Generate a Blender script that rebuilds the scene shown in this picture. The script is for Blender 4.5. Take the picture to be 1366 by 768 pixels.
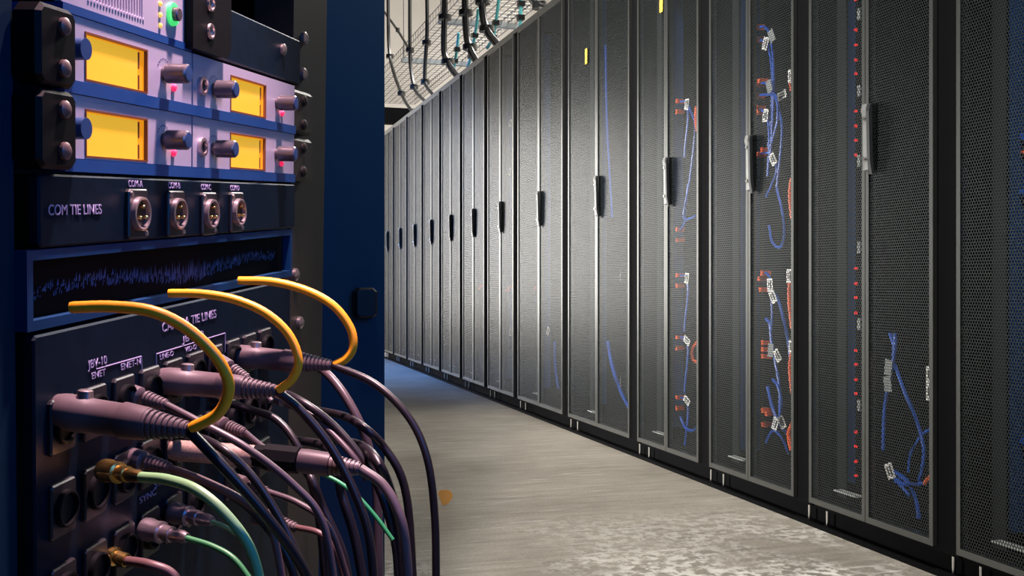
import bpy, math, random
from mathutils import Vector, Matrix
random.seed(7)
for o in list(bpy.data.objects):
    bpy.data.objects.remove(o)
SC = bpy.context.scene
COL = SC.collection

# ------------------------------------------------------------------ camera, world, lights, exposure
F = 1394.0                      # focal length in pixels of the 1366 px frame
CX, HY = 683.0, 377.0           # principal column, horizon row
TH = math.atan((683 - 257) / F)  # camera turned right of the row direction
CT, ST = math.cos(TH), math.sin(TH)
CAMH = 0.70
cd = bpy.data.cameras.new('camera')
cam = bpy.data.objects.new('camera', cd)
COL.objects.link(cam)
cam.location = (0, 0, CAMH)
cam.rotation_euler = (math.pi / 2, 0, -TH)
cd.sensor_width = 36.0
cd.lens = F / 1366 * 36
cd.shift_y = -(384 - HY) / 1366
cd.clip_start = 0.02
cd.clip_end = 60
SC.camera = cam


def cw(X, Y, Z):
    """camera axes (right, up, forward) to world"""
    return Vector((X * CT + Z * ST, -X * ST + Z * CT, CAMH + Y))


world = bpy.data.worlds.new('world')
SC.world = world
world.use_nodes = True
world.node_tree.nodes['Background'].inputs[0].default_value = (0.35, 0.5, 0.7, 1)
world.node_tree.nodes['Background'].inputs[1].default_value = 0.01


def aim(o, target):
    d = Vector(target) - o.location
    o.rotation_euler = d.to_track_quat('-Z', 'Y').to_euler()


def area(name, loc, target, sx, sy, power, color, spread=180):
    l = bpy.data.lights.new(name, 'AREA')
    l.shape = 'RECTANGLE'
    l.size, l.size_y = sx, sy
    l.energy = power
    l.color = color
    l.spread = math.radians(spread)
    o = bpy.data.objects.new(name, l)
    COL.objects.link(o)
    o.location = loc
    aim(o, target)
    return o


def spot(name, loc, target, power, color, angle, blend, radius):
    l = bpy.data.lights.new(name, 'SPOT')
    l.energy = power
    l.color = color
    l.spot_size = math.radians(angle)
    l.spot_blend = blend
    l.shadow_soft_size = radius
    o = bpy.data.objects.new(name, l)
    COL.objects.link(o)
    o.location = loc
    aim(o, target)
    return o


WARM = (1.0, 0.96, 0.90)
HALL_H = 6.2
spot('hall_lamp', cw(-0.25, 5.2, 0.0), (1.6, 4.9, 0.3), 2300, WARM, 54, 0.45, 0.15)
spot('aisle_light', (1.6, 4.7, 5.8), (1.6, 4.8, 0), 600, WARM, 24, 1.0, 0.15)
area('side_light', (-3.2, 4.4, 1.0), (1.69, 3.9, 1.15), 1.2, 1.2, 85, WARM, 50)  # unseen fill added behind the partition to brighten doors and cabinet contents
area('far_sheen_light', (-1.6, 13.3, 1.5), (-0.4, 8.0, 1.3), 2.6, 2.6, 215, (1.0, 0.96, 0.9))  # unseen lamp added to put sheen on the far doors
area('hall_light', (3.9, 7.5, 5.6), (3.9, 7.5, 0), 1.2, 6.0, 900, WARM)
spot('stage_light', cw(-0.07, 0.80, 0.70), cw(-0.225, 0.045, 0.75), 150, (1.0, 0.64, 0.70), 44, 0.9, 0.03)
area('blue_light', cw(0.35, 0.25, 0.25), cw(-0.22, 0.0, 0.9), 0.3, 0.5, 1.35, (0.012, 0.27, 1.0), 120)
area('far_blue_light', (0.15, 8.3, 1.6), (1.7, 8.3, 0.9), 0.5, 1.5, 80, (0.08, 0.32, 1.0), 120)  # unseen lamp added to tint the far cabinets and floor navy

SC.view_settings.view_transform = 'Standard'
SC.view_settings.look = 'None'
SC.view_settings.gamma = 1.0
SC.view_settings.exposure = 0.0
SC.view_settings.use_curve_mapping = False
SC.cycles.transparent_max_bounces = 48
SC.cycles.max_bounces = 6
SC.cycles.use_denoising = True
SC.cycles.sample_clamp_indirect = 3.0


# ------------------------------------------------------------------ materials
def srgb(r, g, b):
    def c(v):
        v /= 255.0
        return v / 12.92 if v <= 0.04045 else ((v + 0.055) / 1.055) ** 2.4
    return (c(r), c(g), c(b), 1)


def mat(name, col, rough=0.5, metal=0.0, var=0.12, scale=30.0, bump=0.0, spec=0.5, emit=None, es=0.0):
    m = bpy.data.materials.new(name)
    m.use_nodes = True
    nt = m.node_tree
    b = nt.nodes['Principled BSDF']
    b.inputs['Roughness'].default_value = rough
    b.inputs['Metallic'].default_value = metal
    b.inputs['Specular IOR Level'].default_value = spec
    tc = nt.nodes.new('ShaderNodeTexCoord')
    n = nt.nodes.new('ShaderNodeTexNoise')
    n.inputs['Scale'].default_value = scale
    n.inputs['Detail'].default_value = 4
    nt.links.new(tc.outputs['Object'], n.inputs['Vector'])
    mix = nt.nodes.new('ShaderNodeMix')
    mix.data_type = 'RGBA'
    mix.inputs[6].default_value = tuple(max(0, c * (1 - var)) for c in col[:3]) + (1,)
    mix.inputs[7].default_value = tuple(min(1, c * (1 + var)) for c in col[:3]) + (1,)
    nt.links.new(n.outputs['Fac'], mix.inputs[0])
    nt.links.new(mix.outputs[2], b.inputs['Base Color'])
    if bump:
        bp = nt.nodes.new('ShaderNodeBump')
        bp.inputs['Strength'].default_value = bump
        bp.inputs['Distance'].default_value = 0.002
        nt.links.new(n.outputs['Fac'], bp.inputs['Height'])
        nt.links.new(bp.outputs['Normal'], b.inputs['Normal'])
    if emit:
        b.inputs['Emission Color'].default_value = emit
        b.inputs['Emission Strength'].default_value = es
    return m


def mesh_mat(name, col, pitch, rad, rough, along=1, up=2):
    """perforated sheet: staggered round holes cut by transparency, in object space"""
    m = bpy.data.materials.new(name)
    m.use_nodes = True
    nt = m.node_tree
    N = nt.nodes.new
    L = nt.links.new
    b = nt.nodes['Principled BSDF']
    b.inputs['Base Color'].default_value = col
    b.inputs['Roughness'].default_value = rough
    b.inputs['Metallic'].default_value = 0.5
    tc = N('ShaderNodeTexCoord')
    sep = N('ShaderNodeSeparateXYZ')
    L(tc.outputs['Object'], sep.inputs[0])
    com = N('ShaderNodeCombineXYZ')
    L(sep.outputs[along], com.inputs[0])
    L(sep.outputs[up], com.inputs[1])
    sc = N('ShaderNodeVectorMath')
    sc.operation = 'SCALE'
    sc.inputs['Scale'].default_value = 1.0 / pitch
    L(com.outputs[0], sc.inputs[0])
    lens = []
    h = math.sqrt(3) / 2
    for off in ((0, 0, 0), (0.5, h, 0)):
        ad = N('ShaderNodeVectorMath')
        ad.operation = 'ADD'
        ad.inputs[1].default_value = off
        L(sc.outputs[0], ad.inputs[0])
        wr = N('ShaderNodeVectorMath')
        wr.operation = 'WRAP'
        wr.inputs[1].default_value = (0.5, h, 1)
        wr.inputs[2].default_value = (-0.5, -h, -1)
        L(ad.outputs[0], wr.inputs[0])
        ln = N('ShaderNodeVectorMath')
        ln.operation = 'LENGTH'
        L(wr.outputs[0], ln.inputs[0])
        lens.append(ln.outputs['Value'])
    mn = N('ShaderNodeMath')
    mn.operation = 'MINIMUM'
    L(lens[0], mn.inputs[0])
    L(lens[1], mn.inputs[1])
    lt = N('ShaderNodeMath')
    lt.operation = 'LESS_THAN'
    lt.inputs[1].default_value = rad
    L(mn.outputs[0], lt.inputs[0])
    tr = N('ShaderNodeBsdfTransparent')
    mx = N('ShaderNodeMixShader')
    L(lt.outputs[0], mx.inputs[0])
    L(b.outputs[0], mx.inputs[1])
    L(tr.outputs[0], mx.inputs[2])
    L(mx.outputs[0], nt.nodes['Material Output'].inputs['Surface'])
    return m


M = {}
M['mesh'] = mesh_mat('perforated_steel', (0.022, 0.028, 0.030, 1), 0.0082, 0.42, 0.34)
M['frame'] = mat('door_frame_paint', (0.13, 0.135, 0.132, 1), 0.30, 0.9, 0.08)
M['black'] = mat('black_paint', (0.003, 0.003, 0.0035, 1), 0.8, spec=0.04)
M['inner'] = mat('cabinet_inner_paint', (0.003, 0.003, 0.0035, 1), 0.8, spec=0.05)
M['rail'] = mat('mounting_rail_steel', (0.018, 0.021, 0.022, 1), 0.7, spec=0.1)
M['bluepanel'] = mat('blue_cable_duct', (0.010, 0.065, 0.24, 1), 0.6, spec=0.1)
M['chrome'] = mat('chrome', (0.75, 0.75, 0.74, 1), 0.2, 1.0, 0.05)
M['handle'] = mat('handle_plastic', (0.02, 0.022, 0.024, 1), 0.35)
M['handlebase'] = mat('handle_base', (0.22, 0.225, 0.225, 1), 0.3, 0.4)
M['white'] = mat('white_label', (0.9, 0.9, 0.87, 1), 0.6, var=0.06)
M['greytag'] = mat('grey_label', (0.30, 0.32, 0.32, 1), 0.6)
M['tagprint'] = mat('label_print', (0.05, 0.05, 0.05, 1), 0.7)
M['blue'] = mat('blue_cable', (0.008, 0.095, 0.58, 1), 0.38, var=0.2)
M['orange'] = mat('orange_plug', (0.95, 0.13, 0.03, 1), 0.45)
M['redled'] = mat('red_light', (0.8, 0.02, 0.02, 1), 0.4, emit=(1, 0.03, 0.03, 1), es=0.9)
M['yellowtag'] = mat('yellow_sticker', (0.45, 0.30, 0.03, 1), 0.6)
M['plate'] = mat('reflection_plate', (0.6, 0.62, 0.6, 1), 0.5)
M['loom'] = mat('loom_cable', (0.012, 0.012, 0.013, 1), 0.3)
M['cyan'] = mat('turquoise_cable', (0.12, 0.55, 0.58, 1), 0.5)
M['wire'] = mat('galvanised_wire', (0.22, 0.21, 0.20, 1), 0.4, 0.6)
M['bar'] = mat('bracket_steel', (0.20, 0.22, 0.23, 1), 0.5, 0.2)


def floor_mat():
    m = bpy.data.materials.new('worn_concrete')
    m.use_nodes = True
    nt = m.node_tree
    N, L = nt.nodes.new, nt.links.new
    b = nt.nodes['Principled BSDF']
    tc = N('ShaderNodeTexCoord')

    def noise(scale, detail, rough=0.6, stretch=None):
        n = N('ShaderNodeTexNoise')
        n.inputs['Scale'].default_value = scale
        n.inputs['Detail'].default_value = detail
        n.inputs['Roughness'].default_value = rough
        if stretch:
            mp = N('ShaderNodeMapping')
            mp.inputs['Scale'].default_value = stretch[:3]
            mp.inputs['Rotation'].default_value = (0, 0, stretch[3])
            L(tc.outputs['Object'], mp.inputs[0])
            L(mp.outputs[0], n.inputs['Vector'])
        else:
            L(tc.outputs['Object'], n.inputs['Vector'])
        return n.outputs['Fac']

    def ramp(src, stops):
        r = N('ShaderNodeValToRGB')
        e = r.color_ramp.elements
        e[0].position, e[0].color = stops[0]
        e[1].position, e[1].color = stops[-1]
        for p, c in stops[1:-1]:
            x = e.new(p)
            x.color = c
        L(src, r.inputs[0])
        return r.outputs[0]

    def mix(fac, a, bb, mode='MIX'):
        x = N('ShaderNodeMix')
        x.data_type = 'RGBA'
        x.blend_type = mode
        if isinstance(fac, float):
            x.inputs[0].default_value = fac
        else:
            L(fac, x.inputs[0])
        for s, k in ((a, 6), (bb, 7)):
            if isinstance(s, tuple):
                x.inputs[k].default_value = s
            else:
                L(s, x.inputs[k])
        return x.outputs[2]
    base = ramp(noise(1.6, 8), [(0.3, (0.20, 0.182, 0.152, 1)), (0.7, (0.33, 0.303, 0.258, 1))])
    streak = ramp(noise(6, 8, 0.7, (0.6, 5.0, 1, 0.25)), [(0.35, (0.72, 0.72, 0.72, 1)), (0.65, (1.08, 1.08, 1.08, 1))])
    c = mix(1.0, base, streak, 'MULTIPLY')
    grit = ramp(noise(120, 4), [(0.3, (0.82, 0.82, 0.82, 1)), (0.7, (1.12, 1.12, 1.12, 1))])
    c = mix(1.0, c, grit, 'MULTIPLY')
    # thin scratches
    for ang, st, lo in ((0.5, 14, 0.665), (-0.7, 11, 0.67), (1.9, 16, 0.67)):
        s = ramp(noise(3.0, 3, 0.5, (1.2, st, 1, ang)), [(lo, (0, 0, 0, 1)), (lo + 0.05, (1, 1, 1, 1))])
        s2 = N('ShaderNodeMath')
        s2.operation = 'MULTIPLY'
        s2.inputs[1].default_value = 0.5
        L(s, s2.inputs[0])
        c = mix(s2.outputs[0], c, (0.50, 0.48, 0.44, 1))
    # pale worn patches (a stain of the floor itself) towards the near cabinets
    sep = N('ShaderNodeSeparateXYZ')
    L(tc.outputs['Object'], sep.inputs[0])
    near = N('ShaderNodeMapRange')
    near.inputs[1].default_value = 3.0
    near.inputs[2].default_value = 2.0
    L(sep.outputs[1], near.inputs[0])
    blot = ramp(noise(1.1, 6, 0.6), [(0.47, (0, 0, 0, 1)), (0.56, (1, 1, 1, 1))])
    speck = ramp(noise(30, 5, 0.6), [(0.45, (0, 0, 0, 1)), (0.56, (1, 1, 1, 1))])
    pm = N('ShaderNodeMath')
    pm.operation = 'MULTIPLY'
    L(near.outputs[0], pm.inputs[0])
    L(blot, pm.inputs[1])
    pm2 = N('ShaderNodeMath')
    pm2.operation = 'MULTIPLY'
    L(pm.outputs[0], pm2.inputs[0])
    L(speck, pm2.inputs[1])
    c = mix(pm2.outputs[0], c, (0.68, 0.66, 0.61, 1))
    L(c, b.inputs['Base Color'])
    b.inputs['Roughness'].default_value = 0.55
    b.inputs['Specular IOR Level'].default_value = 0.3
    return m


M['floor'] = floor_mat()
M['ceiling'] = mat('ceiling_paint', (0.52, 0.50, 0.46, 1), 0.8, scale=2)
M['wall'] = mat('hall_wall_paint', (0.56, 0.53, 0.49, 1), 0.8, scale=2)
M['navy'] = mat('navy_partition', (0.001, 0.045, 0.115, 1), 0.6, scale=3, var=0.15)


# ------------------------------------------------------------------ mesh builder
class MB:
    def __init__(s):
        s.v, s.f, s.sm = [], [], []

    def add(s, verts, faces, smooth=False):
        o = len(s.v)
        s.v += [tuple(x) for x in verts]
        for f in faces:
            s.f.append([i + o for i in f])
            s.sm.append(smooth)

    def box(s, x0, x1, y0, y1, z0, z1):
        s.add([(x0, y0, z0), (x1, y0, z0), (x1, y1, z0), (x0, y1, z0), (x0, y0, z1), (x1, y0, z1), (x1, y1, z1), (x0, y1, z1)],
              [(0, 3, 2, 1), (4, 5, 6, 7), (0, 1, 5, 4), (1, 2, 6, 5), (2, 3, 7, 6), (3, 0, 4, 7)])

    def bbox(s, x0, x1, y0, y1, z0, z1, c):
        """box with chamfered edges towards the z1 face and vertical corners cut"""
        def ring(e, z):
            return [(x0 + e, y0 + 2 * c, z), (x0 + 2 * c, y0 + e, z), (x1 - 2 * c, y0 + e, z), (x1 - e, y0 + 2 * c, z),
                    (x1 - e, y1 - 2 * c, z), (x1 - 2 * c, y1 - e, z), (x0 + 2 * c, y1 - e, z), (x0 + e, y1 - 2 * c, z)]
        v = ring(0, z0) + ring(0, z1 - c) + ring(c, z1)
        f = [list(range(7, -1, -1)), list(range(16, 24))]
        for k in (0, 8):
            for i in range(8):
                j = (i + 1) % 8
                f.append((k + i, k + j, k + 8 + j, k + 8 + i))
        s.add(v, f)

    def prism(s, poly, z0, z1):
        n = len(poly)
        s.add([(x, y, z0) for x, y in poly] + [(x, y, z1) for x, y in poly],
              [list(range(n - 1, -1, -1)), list(range(n, 2 * n))] + [(i, (i + 1) % n, n + (i + 1) % n, n + i) for i in range(n)])

    def tube(s, pts, rad, n=8, caps=True, smooth=True):
        pts = [Vector(p) for p in pts]
        if not isinstance(rad, (list, tuple)):
            rad = [rad] * len(pts)
        verts = []
        t0 = (pts[1] - pts[0]).normalized()
        up = Vector((0, 0, 1)) if abs(t0.z) < 0.9 else Vector((1, 0, 0))
        nx = t0.cross(up).normalized()
        for i, p in enumerate(pts):
            a = pts[max(0, i - 1)]
            b = pts[min(len(pts) - 1, i + 1)]
            t = (b - a)
            t = t.normalized() if t.length > 1e-9 else t0
            nx = (nx - t * nx.dot(t)).normalized()
            ny = t.cross(nx)
            for k in range(n):
                q = 2 * math.pi * k / n
                verts.append(p + (nx * math.cos(q) + ny * math.sin(q)) * rad[i])
        faces = []
        for i in range(len(pts) - 1):
            for k in range(n):
                j = (k + 1) % n
                faces.append((i * n + k, i * n + j, (i + 1) * n + j, (i + 1) * n + k))
        s.add(verts, faces, smooth)
        if caps:
            o = len(s.v) - len(verts)
            m = len(s.v) - n
            s.f.append([o + k for k in range(n - 1, -1, -1)])
            s.sm.append(False)
            s.f.append([m + k for k in range(n)])
            s.sm.append(False)

    def lathe(s, p0, axis, prof, n=16):
        """prof: list of (distance along axis, radius)"""
        a = Vector(axis).normalized()
        p0 = Vector(p0)
        up = Vector((0, 0, 1)) if abs(a.z) < 0.9 else Vector((1, 0, 0))
        nx = a.cross(up).normalized()
        ny = a.cross(nx)
        verts = []
        for d, r in prof:
            for k in range(n):
                q = 2 * math.pi * k / n
                verts.append(p0 + a * d + (nx * math.cos(q) + ny * math.sin(q)) * r)
        faces = []
        for i in range(len(prof) - 1):
            for k in range(n):
                j = (k + 1) % n
                faces.append((i * n + k, i * n + j, (i + 1) * n + j, (i + 1) * n + k))
        faces.append([k for k in range(n)])
        faces.append([(len(prof) - 1) * n + k for k in range(n)])
        s.add(verts, faces, True)

    def ringframe(s, x0, x1, y0, y1, w, z0, z1):
        s.box(x0, x1, y0, y0 + w, z0, z1)
        s.box(x0, x1, y1 - w, y1, z0, z1)
        s.box(x0, x0 + w, y0 + w, y1 - w, z0, z1)
        s.box(x1 - w, x1, y0 + w, y1 - w, z0, z1)

    def mesh(s, name, m):
        me = bpy.data.meshes.new(name)
        me.from_pydata(s.v, [], s.f)
        me.polygons.foreach_set('use_smooth', s.sm)
        me.materials.append(m)
        import bmesh
        bm = bmesh.new()
        bm.from_mesh(me)
        bmesh.ops.recalc_face_normals(bm, faces=bm.faces)
        bm.to_mesh(me)
        bm.free()
        if any(s.sm):
            me.set_sharp_from_angle(angle=0.7)
        return me

    def build(s, name, m, parent=None, loc=None):
        o = bpy.data.objects.new(name, s.mesh(name, m))
        COL.objects.link(o)
        if parent is not None:
            o.parent = parent
        if loc is not None:
            o.location = loc
        return o


def tag(o, label, cat, group=None):
    o['label'] = label
    o['category'] = cat
    if group:
        o['group'] = group
    return o


def thing(name, label, cat, loc=(0, 0, 0), group=None, matrix=None):
    o = bpy.data.objects.new(name, None)
    o.empty_display_size = 0.05
    COL.objects.link(o)
    if matrix is not None:
        o.matrix_world = matrix
    else:
        o.location = loc
    return tag(o, label, cat, group)


def struct(o):
    o['kind'] = 'structure'
    return o


def dup(root, loc):
    r = root.copy()
    COL.objects.link(r)
    r.location = loc
    for ch in list(root.children):
        c = ch.copy()
        COL.objects.link(c)
        c.parent = r
        for g in list(ch.children):
            d = g.copy()
            COL.objects.link(d)
            d.parent = c
    return r


def smooth_path(pts, per=6):
    P = [Vector(p) for p in pts]
    if len(P) < 3:
        return P
    out = []
    Q = [P[0] * 2 - P[1]] + P + [P[-1] * 2 - P[-2]]
    for i in range(1, len(Q) - 2):
        p0, p1, p2, p3 = Q[i - 1:i + 3]
        for k in range(per):
            t = k / per
            out.append(0.5 * ((2 * p1) + (p2 - p0) * t + (2 * p0 - 5 * p1 + 4 * p2 - p3) * t * t + (3 * p1 - p0 - 3 * p2 + p3) * t ** 3))
    out.append(P[-1])
    return out


# ------------------------------------------------------------------ measuring helpers: a photo direction met with a real plane
D = 1.69                         # camera to the plane of the cabinet doors


def at_x(px, py, x):
    """where the sight line of a photo pixel meets the vertical plane at world x"""
    t = (px - CX) / F
    k = x / (t * CT + ST)
    return Vector((x, k * (CT - t * ST), CAMH + k * (HY - py) / F))


def at_z(px, py, z):
    return cw((px - CX) / F * z, (HY - py) / F * z, z)


def on_floor(px, py):
    return at_z(px, py, CAMH * F / (py - HY))


# ------------------------------------------------------------------ the setting
b = MB()
b.box(-4.0, 6.2, -1.5, 14.0, -0.1, 0.0)
struct(b.build('floor', M['floor']))
b = MB()
b.box(-4.0, 6.2, -1.5, 14.0, HALL_H, HALL_H + 0.1)
struct(b.build('ceiling', M['ceiling']))
b = MB()
b.box(6.0, 6.2, -1.5, 14.0, 0.0, HALL_H)
struct(b.build('wall_right', M['wall']))
b = MB()
b.box(-4.0, 6.0, 13.8, 14.0, 0.0, HALL_H)
struct(b.build('wall_back', M['wall']))
b = MB()
edge = at_z(513, 400, 1.55)
b.box(-2.4, edge.x, edge.y, edge.y + 0.05, 0.0, HALL_H)  # added navy backdrop; full height so its shadow fades the floor's left
struct(b.build('wall_left', M['navy']))
b = MB()
b.box(D + 0.3, 6.0, 12.4, 12.6, 2.62, 2.8)
struct(b.build('trim_1', M['black']))

# ------------------------------------------------------------------ server cabinets
ZB, ZT = 0.071, 2.071            # door bottom and top
W1, W2 = 0.605, 0.80
POST = 0.075


def foot_mb(y):
    f = MB()
    f.lathe((0.035, y, 0.0), (0, 0, 1), [(0, 0.013), (0.006, 0.013), (0.009, 0.0045), (0.085, 0.0045)], 10)
    return f


def make_cabinet(W):
    c = thing('server_cabinet', '', 'cabinet', (0, 0, 0), 'row of server cabinets')
    h = W / 2
    b = MB(); b.box(0.02, 1.0, -h + 0.002, -h + 0.012, ZB, ZT); b.build('side_panel', M['inner'], c)
    b = MB(); b.box(0.02, 1.0, h - 0.012, h - 0.002, ZB, ZT); b.build('side_panel', M['inner'], c)
    b = MB(); b.box(0.985, 1.0, -h + 0.012, h - 0.012, ZB, ZT); b.build('back_panel', M['inner'], c)
    b = MB(); b.box(0.004, 1.0, -h + 0.001, h - 0.001, ZT, ZT + 0.022); b.build('top_panel', M['frame'], c)
    b = MB(); b.box(0.02, 1.0, -h + 0.002, h - 0.002, ZB - 0.015, ZB); b.build('bottom_panel', M['black'], c)
    b = MB(); b.box(0.012, 0.05, -h + 0.001, -h + POST, ZB - 0.01, ZT); b.build('front_post', M['black'], c)
    for s in (-1, 1):
        b = MB()
        y = s * (0.241 if W < 0.7 else 0.27)
        b.box(0.07, 0.074, y - 0.022, y + 0.022, ZB + 0.02, ZT - 0.03)
        b.box(0.074, 0.10, y + s * 0.018, y + s * 0.022, ZB + 0.02, ZT - 0.03)
        b.build('mounting_rail', M['rail'], c)
    b = MB(); b.box(0.105, 0.165, h - 0.080, h - 0.03, ZB + 0.06, ZT - 0.03); b.build('cable_duct', M['bluepanel'], c)
    b = MB(); b.box(0.03, 0.055, 0.12, 0.22, ZB + 0.045, ZB + 0.049); b.build('reflection_plate', M['plate'], c)  # pale plate standing for a light reflection near the cabinet base
    for y in (-h + 0.045, h - 0.045):
        foot_mb(y).build('levelling_foot', M['chrome'], c)
    seam = 0.035 if W < 0.7 else 0.035
    leaves = ((-h + POST, seam - 0.0015), (seam + 0.0015, h - 0.005))
    for i, (y0, y1) in enumerate(leaves):
        fw = 0.013
        b = MB()
        b.box(0.0, 0.022, y0, y0 + fw, ZB, ZT)
        b.box(0.0, 0.022, y1 - fw, y1, ZB, ZT)
        b.box(0.0, 0.022, y0 + fw, y1 - fw, ZB, ZB + 0.016)
        b.box(0.0, 0.022, y0 + fw, y1 - fw, ZT - 0.016, ZT)
        d = b.build('door', M['frame'], c)
        b = MB(); b.box(0.004, 0.0052, y0 + fw, y1 - fw, ZB + 0.016, ZT - 0.016)
        b.build('perforated_panel', M['mesh'], d)
        if i == 0:
            y = y1 - 0.0145
            b = MB()   # escutcheon with a slanting head
            b.prism([(0.0, 0.99), (-0.010, 0.994), (-0.011, 1.130), (-0.017, 1.150), (-0.013, 1.166), (0.0, 1.166)], y - 0.010, y + 0.011)
            b.v = [(vx, vz, vy) for vx, vy, vz in b.v]
            b.build('handle_base', M['handlebase'], d)
            b = MB()   # swing lever beside it
            b.prism([(-0.002, 0.985), (-0.008, 0.982), (-0.015, 1.02), (-0.018, 1.145), (-0.014, 1.164), (-0.008, 1.160), (-0.005, 1.03)], y - 0.024, y - 0.012)
            b.v = [(vx, vz, vy) for vx, vy, vz in b.v]
            b.build('handle', M['handle'], d)
            for z, rr in ((1.128, 0.0065), (1.022, 0.0065)):
                b = MB()
                b.lathe((-0.009, y + 0.001, z), (-1, 0, 0), [(0, rr), (0.005, rr), (0.007, rr * 0.7)], 12)
                b.build('lock', M['chrome'], d)
    return c


ORD = ['second', 'third', 'fourth', 'fifth', 'sixth', 'seventh', 'eighth', 'ninth', 'tenth', 'eleventh', 'twelfth', 'thirteenth']
protoN, protoW = make_cabinet(W1), make_cabinet(W2)
labels = ['black mesh-doored server cabinet nearest the camera, cut off by the right picture edge',
          'dark server cabinet with a column of red lights behind its left door',
          'dark blue-cable cabinet with white tags and orange plugs, third from the right',
          'server cabinet with paired orange plugs and a small yellow sticker, fourth from the right',
          'wide server cabinet with a long blue cable curving low behind its right door',
          'wide server cabinet with one small white tag, sixth from the right']
for k in range(6, 13):
    labels.append('grey mesh-doored server cabinet, %s from the right end of the row' % ORD[k - 1])
widths = [W1, W1, W1, W1, W2, W2] + [W1] * 7
CAB = []
used = {}
y = 2.355 - 0.035 - W1 / 2 - W1          # near side of the first cabinet
for k, w in enumerate(widths):
    loc = (D, y + w / 2, 0)
    pr = protoN if w == W1 else protoW
    if w not in used:
        pr.location = loc
        used[w] = 1
        c = pr
    else:
        c = dup(pr, loc)
    c['label'] = labels[k]
    CAB.append(c)
    y += w
ROW0, ROW1 = 2.355 - 0.035 - 1.5 * W1, y
b = MB()
b.box(D + 0.055, D + 0.09, ROW0, ROW1, 0.0, ZB - 0.017)
b.box(D + 0.01, D + 0.03, ROW0, ROW1, 0.0, 0.012)
b.box(D + 0.03, D + 0.055, ROW0, ROW1, 0.0, 0.004)
struct(b.build('trim_2', M['black']))


# ------------------------------------------------------------------ cables, tags and strips inside the near cabinets
def patch_cable(label, pts, depth, r=0.0042, m='blue', plug=None, tags=(), group='patch cables in the cabinets', name='patch_cable', cat='cable'):
    """pts in photo pixels on the plane DEPTH behind the doors"""
    W = [at_x(px, py, D + depth + (p[0] if p else 0)) for px, py, *p in pts]
    o = W[0].copy()
    t = thing(name, label, cat, o, group)
    b = MB()
    b.tube([p - o for p in smooth_path(W)], r, 7)
    b.build('cord', M[m], t)
    if plug:
        for px, py in plug:
            p = at_x(px, py, D + depth) - o
            b = MB(); b.box(p.x - 0.012, p.x + 0.02, p.y - 0.007, p.y + 0.007, p.z - 0.008, p.z + 0.008)
            b.build('plug', M['orange'], t)
    for px, py, ang, col in tags:
        p = at_x(px, py, D + depth - 0.012) - o
        b = MB(); b.box(-0.0006, 0.0006, -0.013, 0.013, -0.021, 0.021)
        g = b.build('label_tag', M[col], t, p)
        g.rotation_euler = (math.radians(ang), 0, math.radians(8))
        if col == 'white':
            b = MB(); b.box(-0.0012, -0.0007, -0.008, -0.001, -0.014, 0.014); b.box(-0.0012, -0.0007, 0.003, 0.007, -0.010, 0.012)
            b.build('print', M['tagprint'], g)
    return t


# power strips with outlets / indicators
def strip(px, y0, y1, depth, label, marks, kind, w=0.013):
    a, z = at_x(px, y0, D + depth), at_x(px, y1, D + depth)
    t = thing('power_strip', label, 'power strip', (a.x, a.y, ZB), 'vertical power strips')
    b = MB(); b.box(0.0, 0.05, -w, w, 0.02, ZT - ZB - 0.06)
    b.build('housing', M['black'], t)
    for my in marks:
        p = at_x(px, my, D + depth)
        b = MB()
        if kind == 'led':
            b.lathe((-0.004, 0, p.z - ZB), (-1, 0, 0), [(-0.004, 0.0042), (0.002, 0.0042), (0.004, 0.002)], 8)
            b.build('indicator_light', M['redled'], t)
        else:
            b.box(-0.006, 0.001, -0.012, 0.012, p.z - ZB - 0.009, p.z - ZB + 0.009)
            b.build('outlet', M['orange'], t)
    return t


leds = [-60, -40, -20, 0, 40, 60, 80, 98, 148, 168, 187, 207, 358, 378, 397, 417, 467, 486, 506, 525, 576, 595, 615, 634]
st = strip(1143, 0, 600, 0.095, 'black power strip with a column of red lights in the cabinet second from right', leds, 'led', 0.006)
for my in (20, 122, 215, 330, 432, 540):
    p = at_x(1143, my, D + 0.095)
    b = MB(); b.box(-0.002, 0.001, -0.017, -0.004, p.z - ZB - 0.016, p.z - ZB + 0.016)
    b.build('display', M['greytag'], st)
for px, py in ((1149, 277), (1150, 289)):
    p = at_x(px, py, D + 0.13) - st.location
    b = MB(); b.box(p.x, p.x + 0.03, p.y - 0.012, p.y + 0.012, p.z - 0.009, p.z + 0.009)
    b.build('switch', M['redled'], st)

C3 = 'in the blue cable cabinet'
strip(1016, 0, 600, 0.15, 'black power strip behind the orange plugs ' + C3, [], 'o')
q = lambda *a, **k: patch_cable(*a, **k)
q('blue cable with grey tag topmost ' + C3, [(1014, 36), (1020, 36), (1027, 46), (1031, 75), (1032, 120), (1030, 170), (1027, 215)], 0.12, plug=[(1012, 36)], tags=[(1029, 48, -25, 'greytag')])
q('blue cable with white tag just under the grey tag ' + C3, [(1014, 53), (1021, 57), (1026, 66), (1030, 100), (1029, 150), (1025, 195)], 0.125, plug=[(1012, 53)], tags=[(1021, 58, 20, 'white')])
q('blue cable at the third plug down ' + C3, [(1014, 110), (1022, 112), (1029, 122), (1038, 140), (1043, 170), (1041, 205), (1036, 250)], 0.12, plug=[(1012, 112), (1016, 108)], tags=[(1026, 115, -20, 'greytag')])
q('blue cable with flat white tag sticking out sideways ' + C3, [(1014, 127), (1028, 126), (1036, 130), (1037, 160), (1030, 190)], 0.115, plug=[(1012, 128)], tags=[(1043, 127, 80, 'white')])
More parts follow.
